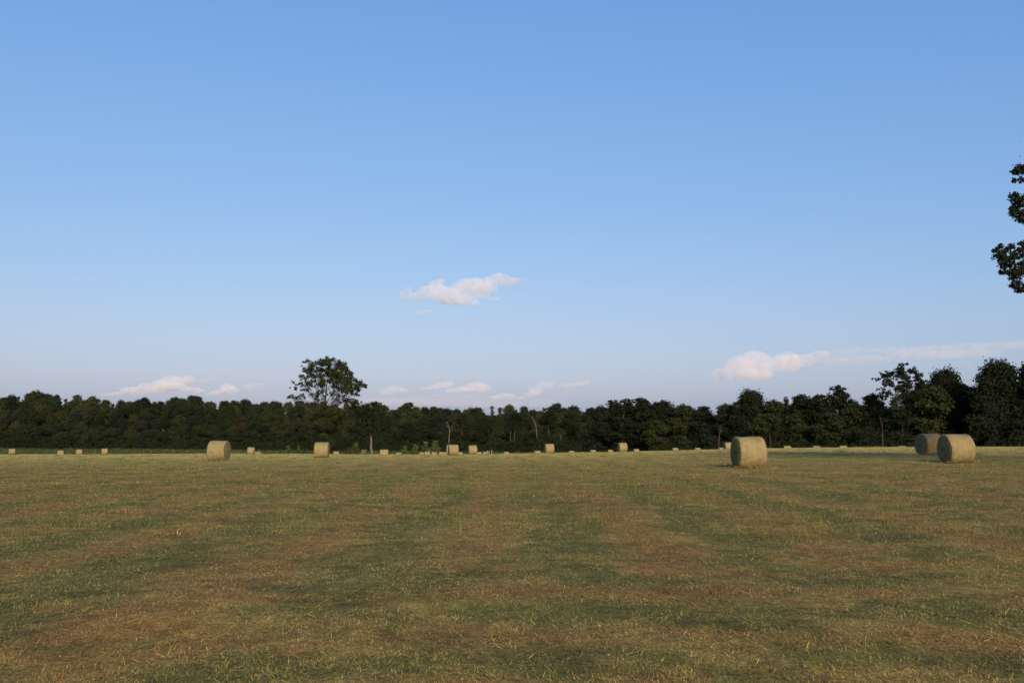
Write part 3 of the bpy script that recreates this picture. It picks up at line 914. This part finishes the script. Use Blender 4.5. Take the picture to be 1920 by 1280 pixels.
# tall unmown grass beyond the mown edge
n = 60000
p = rw.uniform(-300, 2200, n); D = rw.uniform(140, 300, n)
x_ = D * (p - CX) / F / CP
k = mown(x_, D) < .5
k &= D < np.interp(p, [-560, 640, 900, 1130, 1300, 1450, 1750, 1950], [302, 292, 276, 236, 206, 182, 158, 146])
x_, D = x_[k], D[k]
rng = np.random.default_rng(17)
cc = pick(np.tile([.45, .3, .25], (len(x_), 1)), [np.array([.050, .066, .021]), np.array([.085, .090, .034]), np.array([.034, .045, .017])]) * (.45 + 1.0 * fbm(x_ / 9, D / 6, 82, 3))[:, None] * rng.uniform(.7, 1.3, (len(x_), 1))
v, q, t, c = blades(x_, D, rng.uniform(.35, .8, len(x_)), rng.uniform(.08, .2, len(x_)), np.abs(rng.normal(.2, .2, len(x_))), cc)
tag(link('tall_grass', mesh_np('tall_grass', v, [q, t], 4, [M_BLADE], {'Col': c})), 'unmown green grass between the field and the wood', 'grass', None, 'stuff')

# ------------------------------------------------------------------ hay bales
BR, BL_ = .78, 1.26


def bale_meshes(seed):
    rgs = np.random.default_rng(seed)
    na_, nx_ = 72, 22
    th = np.arange(na_) / na_ * 2 * math.pi
    xs = np.linspace(-.5, .5, nx_) * BL_
    ph = rgs.uniform(0, 6.28, 8)
    def radius(x, t):
        r = BR * np.ones(np.broadcast(x, t).shape)
        r = r + .016 * (2 * np.abs(x) / BL_) ** 3                                  # rims stand a little proud
        r = r - .055 * np.clip((np.abs(x) / (BL_ / 2) - .90) / .10, 0, 1) ** 2      # rounded shoulder
        r = r + .012 * np.sin(2 * t + ph[0]) + .010 * np.sin(3 * t + ph[1] + 2 * x) + .007 * np.sin(7 * t + ph[2]) * np.cos(5 * x + ph[3]) + .005 * np.sin(13 * t + 9 * x + ph[4])
        return r
    X, Th = np.meshgrid(xs, th, indexing='ij')
    r = radius(X, Th) + rgs.normal(0, .0035, X.shape) + rgs.normal(0, .006, X.shape) * (np.abs(X) > BL_ * .44)
    y_ = r * np.cos(Th); z_ = r * np.sin(Th)
    fl = -BR * .87
    z_ = np.where(z_ < fl, fl + (z_ - fl) * .35, z_)                               # sagged onto the ground
    v = np.stack([X, y_, z_], -1).reshape(-1, 3)
    i_ = np.arange(nx_ - 1)[:, None] * na_; j_ = np.arange(na_)[None, :]; jj = (j_ + 1) % na_
    f = np.stack([i_ + j_, i_ + jj, i_ + na_ + jj, i_ + na_ + j_], -1).reshape(-1, 4)
    # straw ends that stick out through the wrap
    m = 260
    tx_ = rgs.uniform(-.5, .5, m) * BL_; tt = rgs.uniform(-.4, math.pi + .4, m)
    side = mesh_np('wrapped_side', v, f, 4, [M_SIDE], smooth=True)
    ends = []
    for sgn in (-1, 1):
        rings = 12
        R_ = np.linspace(0.03, 1, rings)
        rim = v.reshape(nx_, na_, 3)[0 if sgn < 0 else -1]
        vv = []
        for q in range(rings):
            ring = rim * R_[q]; ring = ring.copy()
            bulge = .05 * (1 - R_[q] ** 2) + (.012 * math.sin(R_[q] * 26 + ph[5]))
            ring[:, 0] = sgn * (BL_ / 2 + (bulge if q < rings - 1 else 0) + (rgs.normal(0, .010, na_) if q < rings - 1 else 0))
            vv.append(ring)
        vv = np.concatenate(vv)
        i_ = np.arange(rings - 1)[:, None] * na_
        ff = np.stack([i_ + j_, i_ + na_ + j_, i_ + na_ + jj, i_ + jj], -1).reshape(-1, 4)
        if sgn < 0:
            ff = ff[:, ::-1]
        capf = np.arange(na_)[None, :]
        # shaggy straw ends on the face
        m = 900
        tq = rgs.uniform(0, 6.28, m); rq = np.sqrt(rgs.random(m)) * BR * .97
        cz = rq * np.sin(tq); ok = cz > -BR * .9
        tq, rq = tq[ok], rq[ok]; m = len(tq)
        c0 = np.stack([np.full(m, sgn * (BL_ / 2 + .02)), rq * np.cos(tq), rq * np.sin(tq)], 1)
        tdir = np.stack([np.zeros(m), -np.sin(tq), np.cos(tq)], 1) + rgs.normal(0, .5, (m, 3)); tdir[:, 0] = sgn * rgs.uniform(.1, .8, m)
        tdir /= np.linalg.norm(tdir, axis=1)[:, None]
        ln = rgs.uniform(.03, .11, m)[:, None]
        wd = np.cross(tdir, rgs.normal(size=(m, 3))); wd = wd / np.linalg.norm(wd, axis=1)[:, None] * .006
        sv = np.stack([c0 - wd, c0 + wd, c0 + tdir * ln], 1).reshape(-1, 3)
        st = np.arange(3 * m).reshape(-1, 3) + len(vv)
        ends.append(mesh_np('end_face', np.concatenate([vv, sv]), [ff, capf, st], 4, [M_END], smooth=True))
    return side, ends[0], ends[1]


BM = [bale_meshes(k) for k in (301, 302, 303)]


def merged(ms):
    """one mesh for rolls too small in the photo to show their parts"""
    V = []; Fq = []; mi = []; n_ = 0
    for k, me_ in enumerate(ms):
        a = np.empty(len(me_.vertices) * 3, np.float32); me_.vertices.foreach_get('co', a); a = a.reshape(-1, 3)
        qs = [list(p_.vertices) for p_ in me_.polygons if len(p_.vertices) == 4]
        V.append(a); Fq.append(np.array(qs) + n_); mi += [0 if k == 0 else 1] * len(qs); n_ += len(a)
    return mesh_np('hay_bale', np.concatenate(V), np.concatenate(Fq), 4, [M_SIDE, M_END], matidx=mi, smooth=True)


BS = [merged(m) for m in BM]
GROUP = 'round hay bales on the mown field'
BALES_AT = []


def bale(px, D, theta, label, k=0, parts=True, top=None, base=None, s=1.0, lift=0.0):
    """theta: how far the left end is turned towards the camera, degrees"""
    x_ = xat(px, D)
    z_ = gz(x_, D)
    if top is not None and abs(zat(top, D) - 2 * BR * s - z_) < .8:
        z_ = zat(top, D) - 1.93 * BR * s
    az = math.atan2(x_, D)
    rz = -az + R(theta)
    e = .6
    tilt_y = -math.atan2(gz(x_ + e * math.cos(rz), D + e * math.sin(rz)) - gz(x_ - e * math.cos(rz), D - e * math.sin(rz)), 2 * e) if parts else 0
    loc = (x_, D, z_ + BR * .915 * s + lift)
    if parts:
        root = empty('hay_bale', (x_, D, z_ + lift), rz); root.rotation_euler = (0, tilt_y, rz); root.scale = (s, s, s)
        for nm, m_ in zip(('wrapped_side', 'end_face', 'end_face'), BM[k]):
            o = link(nm, m_, root); o.location = (0, 0, BR * .915)
    else:
        root = link('hay_bale', BS[k]); root.location = loc; root.rotation_euler = (0, 0, rz); root.scale = (s, s, s)
    tag(root, label, 'hay bale', GROUP)
    BALES_AT.append((x_, D, rz))
    return root


bale(1402, 40, 20, 'nearest round hay bale, standing alone right of centre with its dark left end showing', 0)
bale(1791, 44.5, 30, 'front bale of the overlapping pair near the right edge', 1)
bale(1742, 57, 34, 'rear bale of the overlapping pair, half hidden by the front one', 2)
bale(412, 63, -21, 'large left bale with its right end showing, nearest on the left side', 1)
bale(604, 80, -7, 'medium bale under the lone tall tree', 2)
bale(850, 116, 10, 'front bale of the close pair in the middle distance', 0)
bale(847, 126, -12, 'bale peeking out behind the left side of the middle-distance pair', 1)
bale(886.5, 137, 10, 'mid-field bale just right of the close pair', 2)
bale(1029.5, 129, 14, 'mid-field bale alone below the dense trees at the centre', 0)
bale(1167, 138, 16, 'mid-field bale below the two-pronged ragged tree', 1)
bale(1364, 150, 20, 'small bale peeking out left of the nearest bale', 2)
bale(720.5, 134, 0, 'square-looking bale right of the leaning pale trunk', 0, top=842)
bale(471, 172, 8, 'small bale above the dark post on the left rise', 1, top=838)
S = dict(parts=False)
bale(24.5, 206, 5, 'tiny bale by the green strip, farthest left of all', 0, **S)
bale(115.5, 214, 8, 'tiny half-sunk bale second from the far left', 1, top=844, **S)
bale(150, 216, 10, 'tiny bale third from the far left', 2, top=842, **S)
bale(198, 202, 0, 'tiny bright bale below the left wooded hillside, fourth from the far left', 0, **S)
for k, (px, D, top, th, lab) in enumerate([
    (484, 176, 846, 0, 'low sunken bale top right beside the dark post'),
    (631, 195, 846, 5, 'tiny bale top just right of the medium bale under the lone tree'),
    (683, 215, 851, 0, 'barely visible bale top left of the leaning pale trunk'),
    (748, 200, 848, 0, 'tiny bale top between the square-looking bale and the shrub clump'),
    (791, 212, 847.5, 15, 'tiny half-hidden bale at the left of the row before the shrub clump'),
    (801, 200, 846, 10, 'tiny pale bale second in the row before the shrub clump'),
    (815, 212, 847, -10, 'tiny bale third in the row before the shrub clump'),
    (828, 206, 847, 5, 'tiny bale fourth in the row, just left of the close middle pair'),
    (835.5, 203, 847, -5, 'tiny bale touching the left of the close middle pair'),
    (862, 196, 847, 12, 'tiny bale touching the right of the close middle pair'),
    (898, 200, 847, 5, 'tiny bale touching the right of the mid-field bale beside the pair'),
    (911, 196, 846.5, 0, 'tiny bale top below the white stakes'),
    (949, 206, 846.5, 10, 'tiny bale top below the twin pale stems'),
    (1007, 190, 844.5, 25, 'tiny bale top at the foot of the tall leaning bare trunk'),
    (1071, 206, 844.5, 15, 'tiny bale top first right of the lone central mid-field bale'),
    (1111, 206, 843, 20, 'tiny bale top second right of the lone central mid-field bale'),
    (1144, 208, 843, 10, 'tiny bale top just left of the bale below the ragged tree'),
    (1192, 208, 841, 20, 'tiny bale top just right of the bale below the ragged tree'),
    (1265, 200, 839, 15, 'tiny bale top halfway to the nearest bale on the crest'),
    (1307, 198, 839, 15, 'tiny bale top below the lowest dip of the right skyline'),
    (1352, 192, 838.5, 15, 'tiny bale top below the thin grey shaded trunk'),
    (1475, 158, 835.6, 10, 'flat sliver of a bale first right of the nearest bale'),
    (1530, 158, 835.8, 0, 'flat sliver of a bale second right of the nearest bale'),
    (1580, 156, 835.0, 5, 'flat sliver of a bale below the flat-topped tree'),
    (1690, 146, 835.6, 5, 'faint sliver of a bale below the tall open-crowned tree'),
    (1914, 152, 829.5, 25, 'bale cut off by the right frame edge at the crest'),
]):
    bale(px, D, th, lab, k % 3, parts=False, top=top)

# ------------------------------------------------------------------ posts
def post(name, px, D, h, r, mat, label, cat, group=None):
    x_ = xat(px, D); z0 = gz(x_, D)
    rgs = np.random.default_rng(int(px * 10))
    tb = Tubes(8)
    zz = np.linspace(-.2, h, 5)
    w = np.cumsum(rgs.normal(0, .01, (5, 2)), 0)
    tb.add(np.concatenate([np.stack([w[:, 0], w[:, 1], zz], 1), [[w[-1, 0], w[-1, 1], h + .01]]]), [r * 1.05, r, r, r * .97, r * .95, r * .3])
    o = link(name, tb.mesh(name, mat)); o.location = (x_, D, z0)
    return tag(o, label, cat, group)


post('wooden_post', 476.8, 104, .62, .075, M_POST, 'short dark wooden post on the rise beside the sunken bale', 'post')
post('white_stake', 914.5, 232, 1.0, .06, M_WHITE, 'left white stake of the three in the rough grass', 'stake', 'white stakes in the rough grass')
post('white_stake', 917.5, 234, .9, .05, M_WHITE, 'middle white stake of the three in the rough grass', 'stake', 'white stakes in the rough grass')
post('white_stake', 922.0, 232, 1.1, .06, M_WHITE, 'right white stake of the three in the rough grass', 'stake', 'white stakes in the rough grass')
post('white_stake', 220.5, 296, .9, .09, M_WHITE, 'left white stake of the pair at the foot of the left hillside', 'stake', 'white stakes in the rough grass')
post('white_stake', 228.0, 296, 1.1, .09, M_WHITE, 'right white stake of the pair at the foot of the left hillside', 'stake', 'white stakes in the rough grass')

# ------------------------------------------------------------------ clouds
CLOUD_TEX = bpy.data.textures.new('cloud_lumps', 'CLOUDS'); CLOUD_TEX.noise_scale = 1.0; CLOUD_TEX.noise_depth = 3


def mat_cloud(name, dens, scale):
    m, nt, nd, lk = new_mat(name)
    out = N(nd, 'ShaderNodeOutputMaterial'); pv = N(nd, 'ShaderNodeVolumePrincipled')
    pv.inputs['Color'].default_value = (.995, .945, .895, 1); pv.inputs['Anisotropy'].default_value = 0.0  # white vapour tinted warm: pink of the evening light put into its colour
    tc = N(nd, 'ShaderNodeTexCoord')
    n = N(nd, 'ShaderNodeTexNoise', Scale=1.0 / scale, Detail=5.0, Roughness=.62); lk.new(tc.outputs['Object'], n.inputs['Vector'])
    mr = N(nd, 'ShaderNodeMapRange'); mr.inputs[1].default_value = .32; mr.inputs[2].default_value = .74; mr.inputs[3].default_value = 0; mr.inputs[4].default_value = dens
    lk.new(n.outputs[0], mr.inputs[0]); lk.new(mr.outputs[0], pv.inputs['Density'])
    lk.new(pv.outputs[0], out.inputs['Volume'])
    return m


def ico(sub=2):
    import bmesh
    bm = bmesh.new(); bmesh.ops.create_icosphere(bm, subdivisions=sub, radius=1)
    v = np.array([q.co[:] for q in bm.verts]); f = np.array([[a.index for a in p.verts] for p in bm.faces]); bm.free()
    return v, f


ICO = ico(2)
CD = 6000.0
PXM = CD / F


def cloud(label, blobs, dens, seed, voxel=7.0, bump=16.0, depth=1.0, grow=1.25):
    rgs = np.random.default_rng(seed)
    cx = sum(b[0] for b in blobs) / len(blobs); cy = sum(b[1] for b in blobs) / len(blobs)
    ox, oz = xat(cx, CD, cy), zat(cy, CD)
    V = []; Fc = []; n_ = 0
    for (px, py, rx, ry) in blobs:
        c = np.array([xat(px, CD, py) - ox, rgs.normal(0, .25) * rx * PXM, zat(py, CD) - oz])
        s = np.array([rx * PXM, max(ry, rx * .6) * PXM * depth, ry * PXM])
        V.append(ICO[0] * s * grow + c); Fc.append(ICO[1] + n_); n_ += len(ICO[0])
    o = link('cloud', mesh_np('cloud', np.concatenate(V), np.concatenate(Fc), 3, [mat_cloud('cloud_vapour', dens, 60.0)]))
    o.location = (ox, CD, oz)
    rm = o.modifiers.new('fuse', 'REMESH'); rm.mode = 'VOXEL'; rm.voxel_size = voxel
    for k, (sz, st) in enumerate(((70.0, bump), (24.0, bump * .45))):
        tx_ = bpy.data.textures.new('cloud_lumps', 'CLOUDS'); tx_.noise_scale = sz; tx_.noise_depth = 3
        dm = o.modifiers.new('lumps', 'DISPLACE'); dm.texture = tx_; dm.strength = st; dm.mid_level = .5; dm.texture_coords = 'LOCAL'
    return tag(o, label, 'cloud', 'small clouds in the evening sky')


def zp(lst, x0, y0, s):
    return [(x0 + a / s, y0 + b / s, c / s, d / s) for a, b, c, d in lst]


cloud('largest pinkish white cloud, drifting alone high over the field',
      zp([(500, 300, 40, 34), (525, 265, 26, 20), (600, 320, 70, 32), (680, 290, 80, 50), (740, 225, 50, 34), (780, 195, 38, 16), (800, 300, 110, 55), (860, 330, 110, 45), (950, 250, 90, 50), (960, 200, 50, 26),
          (960, 340, 90, 40), (1010, 370, 70, 22), (1050, 215, 90, 36), (1150, 210, 90, 40), (1240, 175, 70, 38), (1280, 200, 100, 34), (1370, 188, 80, 14), (1100, 260, 110, 32), (1200, 335, 45, 14), (1100, 310, 60, 24)], 640, 480, 4.174),
      .019, 1)
cloud('tiny faint puff below the largest cloud', zp([(640, 436, 60, 13), (685, 430, 36, 10), (610, 444, 36, 9)], 640, 480, 4.174), .02, 2, 3.0, 7)
cloud('cream cloud bank low over the dome-shaped tree',
      zp([(150, 315, 36, 32), (210, 300, 50, 40), (240, 245, 45, 32), (290, 270, 70, 60), (350, 230, 70, 46), (390, 260, 70, 60), (330, 320, 100, 30), (450, 260, 50, 38), (500, 240, 50, 32), (560, 215, 60, 34), (600, 240, 70, 34),
          (660, 240, 50, 24), (680, 215, 50, 18), (740, 195, 50, 17), (520, 275, 80, 26)], 1300, 600, 3.097),
      .015, 3, 6.0, 13)
cloud('long thin pink cloud streak trailing to the right frame edge',
      zp([(700, 220, 90, 20), (760, 205, 90, 22), (700, 262, 110, 16), (820, 240, 160, 20), (840, 190, 70, 20), (930, 180, 90, 20), (1040, 180, 90, 16), (1150, 155, 34, 14), (1160, 180, 110, 16), (1280, 180, 130, 22), (1400, 170, 110, 20), (1500, 160, 120, 22), (1620, 150, 110, 18), (1750, 148, 130, 20), (1880, 145, 120, 20), (2000, 140, 120, 18), (1300, 215, 200, 20), (1000, 225, 220, 20), (1550, 195, 200, 22)], 1300, 600, 3.097),
      .0034, 4, 6.0, 12)
cloud('pale cloud low over the left wooded hillside',
      zp([(820, 158, 70, 8), (1440, 120, 70, 16), (1480, 135, 60, 12), (880, 150, 60, 10), (960, 125, 60, 24), (1030, 130, 80, 26), (1130, 100, 80, 28), (1210, 75, 70, 26), (1300, 45, 80, 28), (1390, 45, 60, 26), (1200, 115, 110, 30), (1300, 95, 90, 24)], 0, 700, 4),
      .020, 5, 5.0, 10)
cloud('small pale cloud right of the low left one', zp([(1640, 140, 60, 16), (1700, 105, 60, 28), (1740, 130, 60, 26), (1590, 150, 50, 10)], 0, 700, 4), .020, 6, 4.0, 8)
cloud('tiny flat cloud above the low left pair', zp([(1530, 48, 36, 11), (1580, 42, 40, 11)], 0, 700, 4), .017, 7, 3.0, 6)
cloud('small faint cloud left of the lone tall tree', zp([(1880, 95, 50, 20), (1850, 100, 30, 12), (1970, 85, 34, 9)], 0, 700, 4), .017, 8, 3.0, 7)
cloud('low pink cloud just right of the lone tall tree', zp([(90, 130, 40, 14), (150, 118, 60, 24), (210, 130, 50, 15), (110, 145, 60, 12)], 700, 700, 4), .020, 9, 4.0, 8)
cloud('slanting small pink cloud second right of the lone tree', zp([(400, 112, 50, 9), (470, 100, 44, 18), (530, 85, 50, 20), (570, 72, 28, 14)], 700, 700, 4), .021, 10, 4.0, 8)
cloud('lumpy pale cloud over the middle shrub clump', zp([(600, 130, 60, 13), (670, 115, 50, 22), (720, 105, 50, 26), (780, 90, 50, 26), (830, 110, 50, 26), (760, 125, 90, 16)], 700, 700, 4), .021, 11, 4.0, 9)
cloud('short faint pink cloud low above the wood at the centre', zp([(930, 175, 60, 13), (990, 165, 60, 18), (1030, 180, 40, 12)], 700, 700, 4), .018, 12, 3.0, 7)
cloud('steep slanting pink cloud over the leaning bare trunk', zp([(1140, 180, 50, 12), (1190, 155, 50, 20), (1230, 120, 50, 28), (1290, 85, 50, 24), (1330, 75, 28, 16)], 700, 700, 4), .021, 13, 4.0, 9)
cloud('wide faint pink cloud bank lying just above the wood at the centre',
      zp([(-60, 205, 200, 14), (150, 200, 260, 22), (420, 195, 260, 26), (700, 190, 240, 24), (950, 200, 220, 20), (1200, 205, 220, 18), (300, 225, 500, 20), (900, 228, 500, 18), (560, 165, 160, 14)], 700, 700, 4), .0016, 15, 8.0, 9)
cloud('faint flat cloud right of the steep slanting one', zp([(1460, 90, 60, 15), (1530, 80, 60, 15), (1590, 66, 40, 11)], 700, 700, 4), .016, 14, 3.0, 7)

# ------------------------------------------------------------------ light
SUN_EL, SUN_AZ = 21.0, 168.0      # azimuth clockwise from +Y: behind the camera, a little to its right
sd = Vector((math.sin(R(SUN_AZ)) * math.cos(R(SUN_EL)), math.cos(R(SUN_AZ)) * math.cos(R(SUN_EL)), math.sin(R(SUN_EL))))
sl = bpy.data.lights.new('sun', 'SUN'); sl.energy = 4.8; sl.angle = R(16); sl.color = (1.0, .83, .64)
so = bpy.data.objects.new('sun', sl); COL.objects.link(so); so.rotation_euler = sd.to_track_quat('Z', 'Y').to_euler(); so.location = (0, -20, 40)
w = bpy.data.worlds.new('World'); SC.world = w; w.use_nodes = True
w.cycles.sampling_method = 'NONE'      # a smooth sky without a disc needs no importance map
nt = w.node_tree; nt.nodes.clear()
out = nt.nodes.new('ShaderNodeOutputWorld'); bg = nt.nodes.new('ShaderNodeBackground'); sk = nt.nodes.new('ShaderNodeTexSky')
sk.sky_type = 'NISHITA'; sk.sun_disc = False; sk.sun_elevation = R(SUN_EL); sk.sun_rotation = R(SUN_AZ)
sk.air_density = 1.6; sk.dust_density = 1.6; sk.ozone_density = 2.0; sk.altitude = 0
bg.inputs[1].default_value = .10
# tone curve per channel: the hazy evening sky is flatter and bluer than the clear-air model
sp_ = nt.nodes.new('ShaderNodeSeparateColor'); cb_ = nt.nodes.new('ShaderNodeCombineColor')
nt.links.new(sk.outputs[0], sp_.inputs[0])
for ch, (pw, k) in enumerate(((.922, .764), (.66, 1.388), (.419, 3.125))):
    a_ = nt.nodes.new('ShaderNodeMath'); a_.operation = 'POWER'; a_.inputs[1].default_value = pw
    b_ = nt.nodes.new('ShaderNodeMath'); b_.operation = 'MULTIPLY'; b_.inputs[1].default_value = k
    nt.links.new(sp_.outputs[ch], a_.inputs[0]); nt.links.new(a_.outputs[0], b_.inputs[0]); nt.links.new(b_.outputs[0], cb_.inputs[ch])
nt.links.new(cb_.outputs[0], bg.inputs[0]); nt.links.new(bg.outputs[0], out.inputs[0])

# ------------------------------------------------------------------ camera and render
cam = bpy.data.cameras.new('camera'); cam.sensor_width = 36; cam.lens = F / 1920 * 36; cam.clip_start = .1; cam.clip_end = 20000
co = bpy.data.objects.new('camera', cam); COL.objects.link(co)
co.location = (0, 0, CAM_Z); co.rotation_euler = (math.pi / 2 + PITCH, 0, 0)
SC.camera = co
SC.view_settings.view_transform = 'Standard'; SC.view_settings.look = 'None'; SC.view_settings.exposure = 0.4; SC.view_settings.gamma = 1.0
SC.render.engine = 'CYCLES'
cy = SC.cycles
cy.max_bounces = 12; cy.diffuse_bounces = 3; cy.glossy_bounces = 2; cy.transmission_bounces = 3; cy.volume_bounces = 10; cy.transparent_max_bounces = 8
cy.use_denoising = True; cy.denoiser = 'OPENIMAGEDENOISE'; cy.denoising_input_passes = 'RGB_ALBEDO_NORMAL'; cy.denoising_prefilter = 'ACCURATE'
